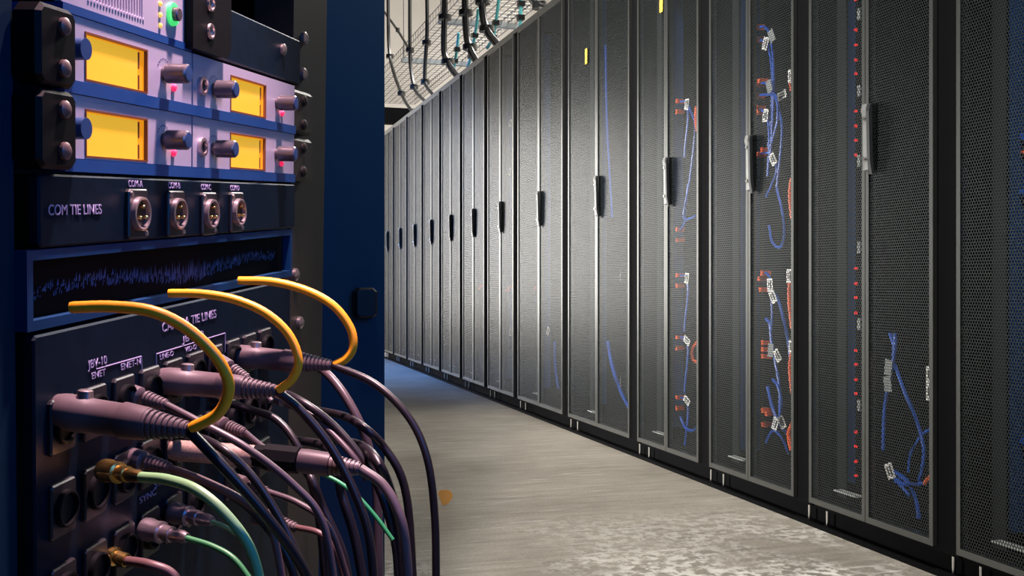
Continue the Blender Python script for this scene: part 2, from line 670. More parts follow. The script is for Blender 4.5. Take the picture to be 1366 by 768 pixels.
q('blue cable with white tag just above the door handle height ' + C3, [(1014, 146), (1020, 150), (1025, 165), (1026, 195), (1024, 235)], 0.12, plug=[(1013, 144), (1014, 150)], tags=[(1021, 154, 12, 'white')])
q('blue cable with long white tag beside the door handle ' + C3, [(1015, 204), (1022, 203), (1030, 210), (1036, 225), (1030, 245), (1022, 262)], 0.12, plug=[(1014, 206), (1020, 200)], tags=[(1031, 212, -30, 'white')])
q('blue loop hanging mid height ' + C3, [(1036, 250), (1044, 285), (1046, 315), (1040, 330), (1030, 322), (1026, 300)], 0.12)
q('blue cable with big white tag in the middle ' + C3, [(1018, 362), (1026, 368), (1028, 385), (1030, 420), (1028, 445)], 0.12, plug=[(1020, 364), (1016, 372), (1018, 386)], tags=[(1027, 380, -5, 'white')])
q('blue cable sweeping down right past the white tags ' + C3, [(1030, 388), (1038, 400), (1045, 425), (1052, 460), (1056, 500)], 0.118, r=0.005, tags=[(1031, 396, -30, 'white')])
q('blue cable hanging between the middle plug groups ' + C3, [(1022, 425), (1027, 432), (1029, 455), (1034, 480), (1040, 520), (1040, 560)], 0.12, r=0.005, plug=[(1021, 457), (1021, 466), (1021, 475)], tags=[(1028, 467, 5, 'greytag'), (1037, 474, -35, 'white')])
q('blue loop above the lowest plugs ' + C3, [(1024, 515), (1027, 530), (1032, 548), (1037, 560), (1050, 580)], 0.12, r=0.005, plug=[(1021, 547), (1026, 551), (1021, 566)], tags=[(1034, 565, 20, 'white')])
q('blue loop arching beside the lowest white tags ' + C3, [(1031, 506), (1038, 515), (1042, 535), (1040, 555), (1034, 566)], 0.115, r=0.005, tags=[(1043, 563, -30, 'white')])
q('blue tail cable lowest ' + C3, [(1022, 590), (1030, 575), (1042, 582), (1052, 605)], 0.12)
for k, (a, m1, e) in enumerate((((1056, 238), (1054, 262), (1057, 292)), ((1054, 372), (1053, 400), (1057, 438)), ((1057, 466), (1054, 490), (1057, 525)), ((1057, 565), (1052, 578), (1056, 600)))):
    q('orange cable, %s down the right edge %s' % (['first', 'second', 'third', 'fourth'][k], C3), [a, m1, e], 0.10, r=0.007, m='orange', group='orange cables', tags=[(a[0] - 1, a[1] - 4, 0, 'white')] if k in (1, 2) else ())
q('white tagged orange cable near the top ' + C3, [(1056, 96), (1054, 108), (1057, 122)], 0.10, r=0.007, m='orange', group='orange cables', tags=[(1055, 101, 0, 'white')])

C4 = 'in fourth cabinet from right'
strip(909, 0, 600, 0.17, 'black power strip behind paired orange plugs ' + C4, [], 'o')
for k, (py, nm) in enumerate(((135, 'topmost'), (306, 'second'), (367, 'third'), (450, 'fourth'), (530, 'lowest'))):
    q('blue cable at the %s pair of orange plugs %s' % (nm, C4), [(908, py), (915, py + 2), (918, py + 20), (914, py + 60), (913, py + 75)] if k != 1 else [(908, py), (914, py - 12), (916, py - 45), (918, py - 60)], 0.13,
      plug=[(906, py), (906, py + 14)], tags=[(916, py + 4, -60 if k > 2 else 10, 'white')] if k != 1 else ())
q('blue cable sagging from the top tags ' + C4, [(919, 142), (924, 155), (927, 165), (926, 190), (920, 240), (912, 290), (928, 288)], 0.12)
q('blue arc at the foot ' + C4, [(908, 556), (914, 570), (924, 574), (932, 566)], 0.12, r=0.005)
q('orange cable near the top right ' + C4, [(929, 142), (928, 158), (930, 175)], 0.10, r=0.006, m='orange', group='orange cables')
q('orange loop below the middle ' + C4, [(931, 455), (924, 465), (924, 478), (931, 484)], 0.10, r=0.006, m='orange', group='orange cables')

C2 = 'in second cabinet from right'
q('forked blue cable with two grey tags ' + C2, [(1187, 444), (1192, 460), (1191, 485), (1187, 505), (1180, 545), (1178, 600)], 0.12, r=0.005, tags=[(1185, 490, 8, 'greytag'), (1184, 512, -8, 'greytag')])
q('blue cable fork tip reaching up ' + C2, [(1194, 444), (1194, 462), (1192, 480)], 0.12, r=0.005)
q('long blue cable swinging down to the right ' + C2, [(1193, 485), (1206, 520), (1222, 560), (1232, 595), (1231, 620), (1226, 642)], 0.125, r=0.005)
q('blue cable with white tag near the bottom ' + C2, [(1187, 628), (1198, 632), (1213, 645), (1222, 668), (1226, 692)], 0.12, r=0.006, tags=[(1187, 628, -25, 'white')])
q('blue cable running across the bottom ' + C2, [(1190, 634), (1203, 644), (1222, 646), (1246, 640)], 0.118, r=0.005)
q('short blue cable end at the bottom ' + C2, [(1194, 640), (1205, 650), (1214, 662)], 0.12, r=0.005)
q('faint blue loop by the right edge low ' + C2, [(1246, 570), (1230, 580), (1215, 605), (1212, 630)], 0.2, r=0.004)
q('orange and white plug, higher of two, ' + C2, [(1243, 487), (1242, 500), (1243, 512)], 0.09, r=0.008, m='orange', group='orange cables', tags=[(1241, 500, 0, 'white')])
q('orange and white plug, lower of two, ' + C2, [(1244, 512), (1242, 520), (1244, 534)], 0.09, r=0.008, m='orange', group='orange cables', tags=[(1241, 523, 0, 'white')])
q('orange cable end at the bottom right ' + C2, [(1234, 645), (1240, 637), (1247, 634)], 0.09, r=0.006, m='orange', group='orange cables')

C1 = 'in the nearest cabinet'
for py, nm in ((184, 'highest'), (258, 'middle'), (590, 'lowest')):
    q('blue plugged cable, %s of three %s' % (nm, C1), [(1349, py), (1362, py), (1380, py + 10), (1395, py + 60)], 0.12, r=0.012)
q('orange cable between two blue ones ' + C1, [(1362, 205), (1372, 207), (1390, 230)], 0.12, r=0.008, m='orange', group='orange cables')
p = at_x(1357, 380, D + 0.13)
t = thing('switch_box', 'small black switch unit with red lights in the nearest cabinet', 'switch', p)
b = MB(); b.box(0, 0.05, -0.1, 0.02, -0.03, 0.02); b.build('housing', M['black'], t)
for dy, dz in ((0.012, 0.0), (-0.004, 0.004), (-0.018, 0.003), (0.012, -0.022), (-0.004, -0.02), (-0.02, -0.02)):
    b = MB(); b.box(-0.004, 0.0, dy - 0.005, dy + 0.005, dz - 0.006, dz + 0.006); b.build('indicator_light', M['redled'], t)

C5 = 'in the wide cabinet fifth from right'
q('long blue cable curving down to the right low ' + C5, [(811, 455), (815, 480), (822, 505), (831, 528), (842, 548)], 0.10, r=0.008)
q('thin blue cable hanging in the upper half ' + C5, [(808, 60), (809, 130), (811, 190), (814, 240), (817, 290)], 0.12, r=0.005)
q('blue cable with orange plugs beside the seam ' + C5, [(790, 300), (791, 340), (790, 376), (788, 420)], 0.12, r=0.004, plug=[(793, 378), (793, 386), (790, 382)])
q('blue cable with white tag in the lower right ' + 'in the wide cabinet sixth from right', [(740, 455), (741, 490), (745, 518)], 0.12, r=0.006, tags=[(731, 441, 30, 'white')])
q('orange plugged cable ' + 'in the wide cabinet sixth from right', [(716, 384), (715, 405)], 0.1, r=0.004, plug=[(717, 384), (719, 390)])
C7 = 'in the cabinet seventh from right'
q('blue cable with upper white tag ' + C7, [(676, 150), (679, 160), (682, 172), (681, 200)], 0.1, r=0.005, tags=[(681, 164, 20, 'white')])
q('blue cable with white tag at handle height ' + C7, [(677, 225), (680, 232), (682, 250), (681, 280)], 0.1, r=0.005, tags=[(680, 229, 20, 'white')])
q('blue cable with orange plugs and low white tag ' + C7, [(681, 383), (682, 410), (682, 440)], 0.1, r=0.004, plug=[(680, 383), (677, 387)], tags=[(681, 443, 0, 'white')])
q('orange plugged cable in the cabinet eighth from right', [(644, 381), (643, 400)], 0.1, r=0.004, plug=[(642, 381), (640, 385)])
# silver pull handles of a chassis in the fifth cabinet
a = at_x(832, 360, D + 0.10)
e = at_x(832, 520, D + 0.10)
t = thing('rack_server', 'grey server chassis with silver pull handles in the wide cabinet fifth from right', 'server', (a.x, a.y, e.z))
H = a.z - e.z
b = MB(); b.box(0.02, 0.5, -0.045, 0.02, -0.02, H + 0.02); b.build('chassis', M['rail'], t)
for zz in (0.015, H - 0.045):
    b = MB(); b.tube(smooth_path([(0.02, 0.0, zz), (-0.012, 0.0, zz), (-0.014, 0.0, zz + 0.002), (-0.014, 0.0, zz + 0.04), (-0.012, 0, zz + 0.042), (0.02, 0, zz + 0.042)], 3), 0.003, 8)
    b.build('pull_handle', M['chrome'], t)
for px, py, lab in ((782, 75, 'yellow sticker inside the wide cabinet fifth from right'), (882, 4, 'yellow sticker at the top of the cabinet fourth from right')):
    p = at_x(px, py, D - 0.0005)
    b = MB(); b.box(-0.0008, 0.0, -0.014, 0.014, -0.035, 0.035)
    tag(b.build('sticker', M['yellowtag'], None, p), lab, 'sticker')


# ------------------------------------------------------------------ overhead cable tray, looms, thin turquoise cables
def loom(label, pts, x, n=3, r=0.014):
    W = smooth_path([at_x(px, py, x) for px, py in pts])
    o = W[-1].copy()
    t = thing('cable_loom', label, 'cable', o, 'black cable looms dropping onto the cabinets')
    for k in range(n):
        dy = (k - (n - 1) / 2) * r * 2.3
        b = MB()
        b.tube([(p + Vector((0.012 * (k % 2), dy, 0))) - o for p in W], r, 7)
        b.build('cord', M['loom'], t)
    for f in (0.35, 0.7):
        i = int(len(W) * f)
        p = W[i] - o
        b = MB()
        b.tube([p + Vector((0.005, -0.0, -0.018)), p + Vector((0.005, 0, 0.018))], r * (n + 0.6), 10)
        b.build('cable_tie', M['loom'], t)
    return t


XT = D + 0.10
loom('thick black cable loom nearest, curving onto the cabinet top', [(700, -40), (704, -8), (716, 6), (734, 13)], XT, 2, 0.016)
loom('black cable loom second from the right above the cabinets', [(646, -60), (643, -10), (644, 20), (650, 42), (664, 60)], XT, 3)
loom('black cable loom third from the right above the cabinets', [(620, -60), (620, 0), (622, 45), (627, 66), (636, 83)], XT, 3)
loom('black cable loom in front of the mesh tray crossbars, fourth from right', [(592, -60), (593, 0), (592, 65), (598, 85), (610, 102)], XT, 3)
loom('black cable loom fifth from the right above the cabinets', [(568, -50), (569, 35), (566, 90), (567, 112), (577, 127)], XT, 2)
loom('black cable loom sixth from the right above the cabinets', [(546, -30), (546, 50), (547, 90), (553, 120), (567, 136)], XT, 2)
loom('leftmost dim black cable loom above the far cabinets', [(517, -20), (518, 60), (524, 95), (537, 130), (550, 151)], XT, 2)
loom('thin black cable slanting across the far upper left', [(512, 15), (530, 40), (545, 65), (549, 80)], XT + 0.05, 1, 0.012)


def thin(label, pts, x):
    W = smooth_path([at_x(px, py, x) for px, py in pts])
    o = W[-1].copy()
    t = thing('fibre_cable', label, 'cable', o, 'turquoise cables dropping from the tray')
    b = MB(); b.tube([p - o for p in W], 0.011, 7); b.build('cord', M['cyan'], t)
    for f in (0.4, 0.75):
        p = W[int(len(W) * f)] - o
        b = MB(); b.box(p.x - 0.02, p.x + 0.02, p.y - 0.02, p.y + 0.02, p.z - 0.015, p.z + 0.015); b.build('clip', M['loom'], t)
    return t


thin('turquoise cable nearest, above the sixth cabinet', [(696, -20), (695, 10), (694, 37)], D + 0.18)
thin('turquoise cable second from right above the cabinets', [(667, -20), (664, 12), (660, 38), (658, 50), (650, 64)], D + 0.18)
thin('turquoise cable third from right, hanging from a black clip', [(638, 12), (636, 32), (632, 55), (628, 75), (624, 90)], D + 0.18)
thin('turquoise cable leftmost, in front of the far crossbar', [(612, 44), (609, 70), (605, 92)], D + 0.18)

HT = CAMH + 2.1
TX0, TX1 = 1.89, 2.50
t = thing('cable_tray', 'galvanised wire mesh cable tray hanging above the server cabinets', 'cable tray', (TX0, 4.5, HT))
b = MB()
g = 0.0036
nx = 10
for i in range(nx + 1):
    x = (TX1 - TX0) * i / nx
    b.tube([(x, 0, 0), (x, 7.6, 0)], g, 5, False)
for zz in (0.06, 0.12):
    for x in (0, TX1 - TX0):
        b.tube([(x, 0, zz), (x, 7.6, zz)], g, 5, False)
k = 0.0
while k <= 7.6:
    b.tube([(0, k, 0.12), (0, k, 0), (TX1 - TX0, k, 0), (TX1 - TX0, k, 0.12)], g, 5, False)
    k += 0.1
o = b.build('wire_mesh', M['wire'], t)
o['kind'] = 'stuff'
for px, py in ((590, 29), (540, 84)):
    yy = at_x(px, py, TX0).y
    b = MB()
    b.box(-0.03, TX1 - TX0 + 0.06, yy - 4.5 - 0.02, yy - 4.5 + 0.02, -0.05, -0.008)
    b.build('crossbar', M['bar'], t)
    for x in (-0.01, TX1 - TX0 + 0.03):
        b = MB(); b.tube([(x, yy - 4.5, -0.05), (x, yy - 4.5, HALL_H - HT)], 0.006, 6); b.build('hanger_rod', M['wire'], t)
b = MB()
for hz in (0.05, 0.12):
    b.tube([(D + 0.22, 3.0, ZT + 0.022 + hz), (D + 0.22, 9.5, ZT + 0.022 + hz)], 0.006, 6)
for yy in range(0, 11):
    b.tube([(D + 0.22, 3.05 + yy * 0.62, ZT + 0.022), (D + 0.22, 3.05 + yy * 0.62, ZT + 0.15)], 0.007, 6)
o = b.build('cable_rail', M['wire'])
tag(o, 'low pair of thin rails standing along the cabinet tops', 'rail')

# ------------------------------------------------------------------ audio equipment rack at the left
a_c = Vector((0.131, 0.0795, 1.0)).normalized()
u_c = Vector((0.030, 1.0, -0.0834))
u_c = (u_c - a_c * u_c.dot(a_c)).normalized()


def cvec(v):
    return Vector((v.x * CT + v.z * ST, -v.x * ST + v.z * CT, v.y))


aw, uw = cvec(a_c), cvec(u_c)
nw = aw.cross(uw).normalized()
O_w = cw(-0.2473, 0.0, 0.607)
RM = Matrix(((aw.x, uw.x, nw.x, O_w.x), (aw.y, uw.y, nw.y, O_w.y), (aw.z, uw.z, nw.z, O_w.z), (0, 0, 0, 1)))
RI = RM.inverted()


def rk(px, py, n=0.0):
    """photo pixel to (s, v, n) on the rack face"""
    c = RI @ Vector((0, 0, CAMH))
    d = (RI @ at_z(px, py, 1.0)) - c
    k = (n - c.z) / d.z
    return c + d * k


def rthing(name, label, cat, s=0, v=0, n=0, group=None):
    return thing(name, label, cat, group=group, matrix=RM @ Matrix.Translation((s, v, n)))


R = {}
R['silver'] = mat('brushed_faceplate', (0.44, 0.40, 0.50, 1), 0.38, 0.25, 0.05, 60)
R['bezel'] = mat('screen_bezel', (0.16, 0.05, 0.02, 1), 0.4)
R['screen'] = mat('amber_screen', (0.5, 0.25, 0.02, 1), 0.4, var=0.03, emit=srgb(238, 182, 44), es=0.78)
R['screenedge'] = mat('amber_screen_edge', (0.5, 0.2, 0.01, 1), 0.4, emit=srgb(232, 140, 14), es=0.9)
R['knob'] = mat('knob_grey', (0.11, 0.09, 0.10, 1), 0.3, 0.5)
R['knobtop'] = mat('knob_cap', (0.02, 0.05, 0.14, 1), 0.35)
R['rackblack'] = mat('rack_black', (0.004, 0.004, 0.005, 1), 0.5, var=0.35, scale=60, bump=0.05, spec=0.08)
R['panel'] = mat('patch_panel_paint', (0.0015, 0.007, 0.016, 1), 0.5, var=0.4, scale=80, bump=0.08, spec=0.08)
R['lip'] = mat('blue_lit_gap', (0.002, 0.042, 0.17, 1), 0.45)  # blue light in the shaded gaps between units put into this colour
R['bluedark'] = mat('dark_blue_frame', (0.001, 0.026, 0.085, 1), 0.5, spec=0.2)
R['post'] = mat('rack_post', (0.014, 0.009, 0.006, 1), 0.6, var=0.35, scale=14)
R['postnavy'] = mat('rack_post_navy', (0.001, 0.016, 0.034, 1), 0.7, spec=0.1)
R['screw'] = mat('screw_steel', (0.55, 0.45, 0.45, 1), 0.3, 0.9)
R['bronze'] = mat('bronze_screw', (0.16, 0.10, 0.10, 1), 0.45, 0.6)
R['gold'] = mat('gold_contact', (0.85, 0.55, 0.18, 1), 0.25, 1.0)
R['flange'] = mat('socket_flange_black', (0.012, 0.010, 0.013, 1), 0.4, var=0.3)
R['nickel'] = mat('nickel', (0.55, 0.45, 0.48, 1), 0.3, 0.9)
R['rubber'] = mat('cable_rubber', (0.10, 0.068, 0.075, 1), 0.45, var=0.25, scale=120)
R['cordblack'] = mat('cable_black', (0.012, 0.008, 0.012, 1), 0.38, var=0.25, scale=90)
R['cordmauve'] = mat('cable_mauve', (0.065, 0.042, 0.05, 1), 0.42)
R['cordbrown'] = mat('cable_brown', (0.12, 0.06, 0.06, 1), 0.45)
R['yellow'] = mat('yellow_cord', (0.95, 0.36, 0.012, 1), 0.42, var=0.12, scale=200)
R['green'] = mat('green_cable', (0.04, 0.20, 0.07, 1), 0.42)
R['palegreen'] = mat('pale_green_cable', (0.2, 0.38, 0.17, 1), 0.42)
R['teal'] = mat('teal_cable', (0.02, 0.24, 0.10, 1), 0.4)
R['barrel'] = mat('speckled_barrel', (0.40, 0.27, 0.22, 1), 0.5, 0.4, 0.6, 500)
R['ink'] = mat('lilac_lettering', (0.30, 0.25, 0.42, 1), 0.6)
R['darkink'] = mat('dark_lettering', (0.10, 0.07, 0.16, 1), 0.6)
R['greenled'] = mat('green_ring', (0.05, 0.5, 0.15, 1), 0.4, emit=srgb(70, 225, 110), es=0.9)
R['amberled'] = mat('amber_light', (0.8, 0.5, 0.1, 1), 0.4, emit=srgb(245, 205, 90), es=0.8)
R['pinkled'] = mat('pink_light', (0.8, 0.05, 0.15, 1), 0.4, emit=srgb(240, 40, 90), es=0.9)
R['plainblack'] = mat('wall_box_black', (0.004, 0.004, 0.006, 1), 0.5)  # plain black of the wall box and socket holes


def lettering(text, s, v, n, h, parent, m='ink', width=None, name='lettering'):
    cu = bpy.data.curves.new(name, 'FONT')
    cu.body = text
    cu.size = h / 0.7
    cu.extrude = 0.0002
    tmp = bpy.data.objects.new(name, cu)
    COL.objects.link(tmp)
    dg = bpy.context.evaluated_depsgraph_get()
    me = bpy.data.meshes.new_from_object(tmp.evaluated_get(dg))
    bpy.data.objects.remove(tmp)
    bpy.data.curves.remove(cu)
    xs = [q.co.x for q in me.vertices]
    if width:
        f = width / (max(xs) - min(xs))
        for q in me.vertices:
            q.co.x *= f
    me.materials.clear()
    me.materials.append(R[m])
    o = bpy.data.objects.new(name, me)
    COL.objects.link(o)
    o.parent = parent
    o.location = (s, v, n)
    return o


def label_px(text, p0, p1, h, parent, m='ink', n=0.0025):
    a = rk(p0[0], p0[1], n)
    e = rk(p1[0], p1[1], n)
    off = (RI @ parent.matrix_world).translation if False else parent['rk0']
    return lettering(text, a.x - off[0], a.y - off[1], n - off[2], h, parent, m, width=e.x - a.x)


# --- the rack frame
rack = rthing('equipment_rack', 'dark audio equipment rack with navy left post and brownish right post', 'rack', 0.2, -0.62, -0.02)
def rp(s0, s1, v0, v1, n0, n1, name, m):
    b = MB(); b.box(s0 - 0.2, s1 - 0.2, v0 + 0.62, v1 + 0.62, n0 + 0.02, n1 + 0.02)
    return b.build(name, R[m], rack)
rp(-0.125, -0.060, -0.62, 0.42, -0.05, -0.006, 'front_post', 'postnavy')
rp(0.385, 0.485, -0.60, 0.42, -0.05, -0.012, 'front_post', 'post')
rp(-0.12, 0.47, -0.62, 0.42, -0.42, -0.40, 'back_panel', 'postnavy')
rp(-0.125, -0.11, -0.62, 0.42, -0.40, -0.05, 'side_panel', 'postnavy')
rp(0.455, 0.47, -0.60, 0.42, -0.40, -0.05, 'side_panel', 'postnavy')
for v in (-0.35, -0.25):
    pass
for px, py in ((404, 51), (403, 99), (392, 366), (398, 430)):
    p = rk(px, py, -0.012)
    b = MB(); b.lathe((p.x - 0.2, p.y + 0.62, 0.008), (0, 0, 1), [(0, 0.006), (0.003, 0.006), (0.005, 0.003)], 12)
    b.build('screw', R['screw'], rack)


def screw_at(parent, s, v, n, r=0.005, m='screw'):
    b = MB(); b.lathe((s, v, n), (0, 0, 1), [(0, r), (0.002, r), (0.0035, r * 0.55)], 12)
    return b.build('screw', R[m], parent)


# --- half width display units on two shelves
V_ROW = (0.1150, 0.0714)
FH = 0.0357
for r_i, v0 in enumerate(V_ROW):
    pos = ('upper', 'lower')[r_i]
    sh = rthing('rack_shelf', '%s blue lipped rack shelf with black ears carrying two amber display units' % pos, 'shelf', 0.15, v0 - 0.009, 0, 'blue lipped rack shelves')
    b = MB(); b.box(-0.174, 0.206, 0.0014, 0.0087, -0.16, 0.0015); b.build('shelf_lip', R['lip'], sh)
    b = MB(); b.bbox(-0.212, -0.1755, 0.002, 0.044, -0.004, 0.010, 0.0025); b.build('rack_ear', R['rackblack'], sh)
    b = MB(); b.bbox(0.2065, 0.268, 0.003, 0.043, -0.011, -0.002, 0.003); o = b.build('rack_ear', R['post'], sh)
    for v in (0.012, 0.034):
        screw_at(sh, -0.190, v, 0.010, 0.0048, 'bronze')
        screw_at(sh, 0.236, v, -0.002, 0.005, 'post')
    for h_i, (s0, s1) in enumerate(((-0.0245, 0.1400), (0.1425, 0.3555))):
        side = ('left', 'right')[h_i]
        u = rthing('display_unit', '%s %s silver half-width unit with amber screen and grey knobs' % (pos, side), 'audio unit', s0, v0, 0, 'silver display units in the rack')
        w = s1 - s0
        sc0 = (0.0 - s0) if h_i == 0 else (0.2095 - s0)
        sw, sv0, sv1 = 0.0735, 0.0016, 0.0278
        b = MB()
        # face plate built round the screen opening
        b.box(0, sc0, 0, FH, -0.004, 0.0)
        b.box(sc0 + sw, w, 0, FH, -0.004, 0.0)
        b.box(sc0, sc0 + sw, 0, sv0, -0.004, 0.0)
        b.box(sc0, sc0 + sw, sv1, FH, -0.004, 0.0)
        b.build('face_plate', R['silver'], u)
        b = MB(); b.box(0.002, w - 0.002, 0.001, FH - 0.001, -0.15, -0.0085); b.build('case', R['rackblack'], u)
        b = MB(); b.ringframe(sc0 - 0.0008, sc0 + sw + 0.0008, sv0 - 0.0008, sv1 + 0.0008, 0.0012, -0.007, 0.0006); b.build('screen_bezel', R['bezel'], u)
        b = MB(); b.box(sc0 + 0.0004, sc0 + sw - 0.0095, sv0 + 0.0004, sv1 - 0.0012, -0.006, -0.0012); s_ = b.build('screen', R['screen'], u)
        b = MB(); b.box(sc0 + sw - 0.0095, sc0 + sw - 0.0004, sv0 + 0.0004, sv1 - 0.0012, -0.006, -0.0016); b.box(sc0, sc0 + sw, sv1 - 0.0012, sv1, -0.006, -0.0016)
        b.build('screen_edge', R['screenedge'], s_)
        b = MB(); b.box(sc0 + sw - 0.0088, sc0 + sw - 0.0075, sv0 + 0.001, sv0 + 0.010, -0.0016, -0.0010); b.box(sc0 + sw - 0.0088, sc0 + sw - 0.0075, sv0 + 0.014, sv1 - 0.002, -0.0016, -0.0010)
        b.build('scale_mark', R['bezel'], s_)
        ks = [(0.0975, 0.0165)] if h_i == 0 else [(0.178, 0.0145), (0.310, 0.0165)]
        for kx, kv in ks:
            b = MB(); b.lathe((kx - s0, kv, 0.0), (0, 0, 1), [(0, 0.0045), (0.003, 0.0045), (0.003, 0.0066), (0.0165, 0.0064), (0.0175, 0.0055)], 28)
            for f in b.f[:-2]:
                pass
            k_ = b.build('knob', R['knob'], u)
            b = MB(); b.lathe((kx - s0, kv, 0.0175), (0, 0, 1), [(-0.001, 0.0053), (0.0003, 0.0052), (0.0004, 0.004)], 24); b.build('knob_cap', R['knobtop'], k_)
        for kx in ((0.111,) if h_i == 0 else (0.322,)):
            b = MB(); b.lathe((kx - s0, 0.0085, 0), (0, 0, 1), [(0, 0.0027), (0.0015, 0.0025), (0.0024, 0.0014)], 12); b.build('indicator_light', R['pinkled'], u)
        if h_i == 1:
            b = MB(); b.lathe((0.1565 - s0, 0.0145, 0), (0, 0, 1), [(0, 0.0070), (0.0025, 0.0068), (0.0026, 0.0046), (0.0004, 0.0044)], 20); j_ = b.build('jack_socket', R['nickel'], u)
            b = MB(); b.lathe((0.1565 - s0, 0.0145, 0.0003), (0, 0, 1), [(0, 0.0044), (0.0006, 0.0043)], 16); b.build('socket_hole', R['plainblack'], j_)
        else:
            b = MB(); b.lathe((-0.0165 - s0, 0.0165, 0.0), (0, 0, 1), [(0, 0.0045), (0.003, 0.0045), (0.003, 0.0062), (0.010, 0.006)], 20); b.build('knob', R['knobtop'], u)
        # small printed dial arc
        b = MB()
        kx, kv = ks[0]
        for i in range(9):
            an = math.radians(30 + i * 15)
            b.box(kx - s0 + 0.0095 * math.cos(an) - 0.0004, kx - s0 + 0.0095 * math.cos(an) + 0.0004, kv + 0.0095 * math.sin(an) - 0.0004, kv + 0.0095 * math.sin(an) + 0.0004, 0, 0.0003)
        b.build('dial_print', R['darkink'], u)

# --- top unit with vents, green button and black ear
tv = 0.1562
u = rthing('power_unit', 'silver unit with vent slots, green ringed button and black ear at the top', 'audio unit', -0.0245, tv, 0)
b = MB()
b.box(0, 0.163, 0, 0.0052, -0.004, 0.0); b.box(0, 0.0245, 0.0052, 0.075, -0.004, 0.0); b.box(0.0925, 0.163, 0.0052, 0.075, -0.004, 0.0)
b.build('face_plate', R['silver'], u)
b = MB(); b.box(0.0245, 0.0925, 0.0052, 0.075, -0.012, -0.008); b.build('vent_recess', R['knob'], u)
b = MB()
for i in range(20):
    x = 0.0255 + i * 0.00345
    b.box(x, x + 0.0016, 0.0052, 0.075, -0.008, -0.0006)
    b.lathe((x + 0.0025, 0.0056, -0.003), (0, 0, 1), [(0, 0.0012), (0.0035, 0.0010)], 8)
b.build('vent_slats', R['silver'], u)
b = MB(); b.box(0.001, 0.162, 0.001, 0.075, -0.2, -0.013); b.build('case', R['rackblack'], u)
b = MB(); b.box(0.0, 0.163, -0.0052, -0.0004, -0.15, 0.001); b.build('blue_lip', R['lip'], u)
for py in (5, 20, 34):
    p = rk(213, py)
    b = MB(); b.lathe((p.x + 0.0245, p.y - tv, 0), (0, 0, 1), [(0, 0.0018), (0.001, 0.0016), (0.0016, 0.0008)], 10); b.build('indicator_light', R['amberled'], u)
p = rk(229, 19)
b = MB(); b.lathe((p.x + 0.0245, p.y - tv, 0), (0, 0, 1), [(0, 0.0078), (0.0022, 0.0076), (0.0024, 0.0052), (0.0004, 0.005)], 24); ring = b.build('button_ring', R['greenled'], u)
b = MB(); b.lathe((p.x + 0.0245, p.y - tv, 0), (0, 0, 1), [(0, 0.0046), (0.0050, 0.0046), (0.0058, 0.0038)], 20); b.build('power_button', R['knob'], u)
a, e = rk(253, 55, 0.004), rk(304, 60, 0.004)
b = MB()
s0, s1 = a.x + 0.0245, e.x + 0.0245
vb = -0.0035
b.prism([(s0, vb), (s1 - 0.010, vb), (s1 - 0.005, vb + 0.0015), (s1 - 0.0015, vb + 0.005), (s1, vb + 0.010), (s1, 0.075), (s0, 0.075)], -0.004, 0.0065)
b.build('rack_ear', R['rackblack'], u)
for py in (5, 42):
    p = rk(281, py, 0.0065)
    b = MB(); b.lathe((p.x + 0.0245, p.y - tv, 0.0065), (0, 0, 1), [(0, 0.0058), (0.0012, 0.0055), (0.0013, 0.0042), (0.0002, 0.004)], 16); b.build('screw', R['screw'], u)

# --- black blanking panel at the top right
bp = rthing('blank_panel', 'plain black blanking panel beside the black ear at the top right of the rack', 'panel', 0.16, 0.1545, -0.008)
b = MB(); b.bbox(0.0, 0.225, 0, 0.0405, -0.003, 0.003, 0.0012); b.build('plate', R['panel'], bp)
p = rk(378, 66, -0.004)
screw_at(bp, p.x - 0.16, p.y - 0.1545, 0.003, 0.005)


# --- panel mount sockets
def d_socket(parent, s, v, kind='xlr', n=0.0):
    b = MB(); b.bbox(s - 0.0125, s + 0.0125, v - 0.0155, v + 0.0155, n, n + 0.0028, 0.0009)
    f = b.build('socket_flange', R['flange'], parent)
    b = MB(); b.lathe((s, v, n + 0.0028), (0, 0, 1), [(-0.001, 0.0108), (0.0030, 0.0106), (0.0034, 0.0096), (0.0030, 0.0088), (-0.0005, 0.0086)], 24)
    b.build('socket_ring', R['nickel'] if kind == 'xlr' else R['rackblack'], f)
    b = MB(); b.lathe((s, v, n + 0.0028), (0, 0, 1), [(-0.0004, 0.0086), (0.0002, 0.0085)], 20); b.build('socket_hole', R['plainblack'], f)
    if kind == 'xlr':
        for an in (90, 210, 330):
            q_ = math.radians(an)
            b = MB(); b.lathe((s + 0.0045 * math.cos(q_), v + 0.0045 * math.sin(q_), n + 0.003), (0, 0, 1), [(0, 0.0012), (0.003, 0.0011), (0.0035, 0.0006)], 8); b.build('pin', R['gold'], f)
        for sx, sv in ((-1, 1), (1, -1)):
            b = MB(); b.lathe((s + sx * 0.0095, v + sv * 0.0125, n + 0.0028), (0, 0, 1), [(0, 0.0017), (0.001, 0.0015)], 10); b.build('screw', R['screw'], f)
    return f


cp = rthing('patch_bay', 'black panel lettered COM TIE LINES with four open round sockets', 'panel', -0.05, 0.0225, 0.0)
cp['rk0'] = (-0.05, 0.0225, 0.0)
b = MB(); b.bbox(0.0, 0.405, 0.0, 0.0395, -0.004, 0.002, 0.0012); b.build('plate', R['panel'], cp)
for px, py in ((184, 285), (235, 285), (279, 285), (316, 283)):
    p = rk(px, py, 0.004)
    d_socket(cp, p.x + 0.05, p.y - 0.0225, 'xlr', 0.002)
label_px('COM TIE LINES', (64, 287), (135, 286), 0.0058, cp)
for tx, x0, x1, yb in (('COM-A', 171, 190, 249), ('COM-B', 224, 240, 251), ('COM-C', 268, 281, 253), ('COM-D', 307, 319, 254)):
    label_px(tx, (x0, yb), (x1, yb), 0.0042, cp)

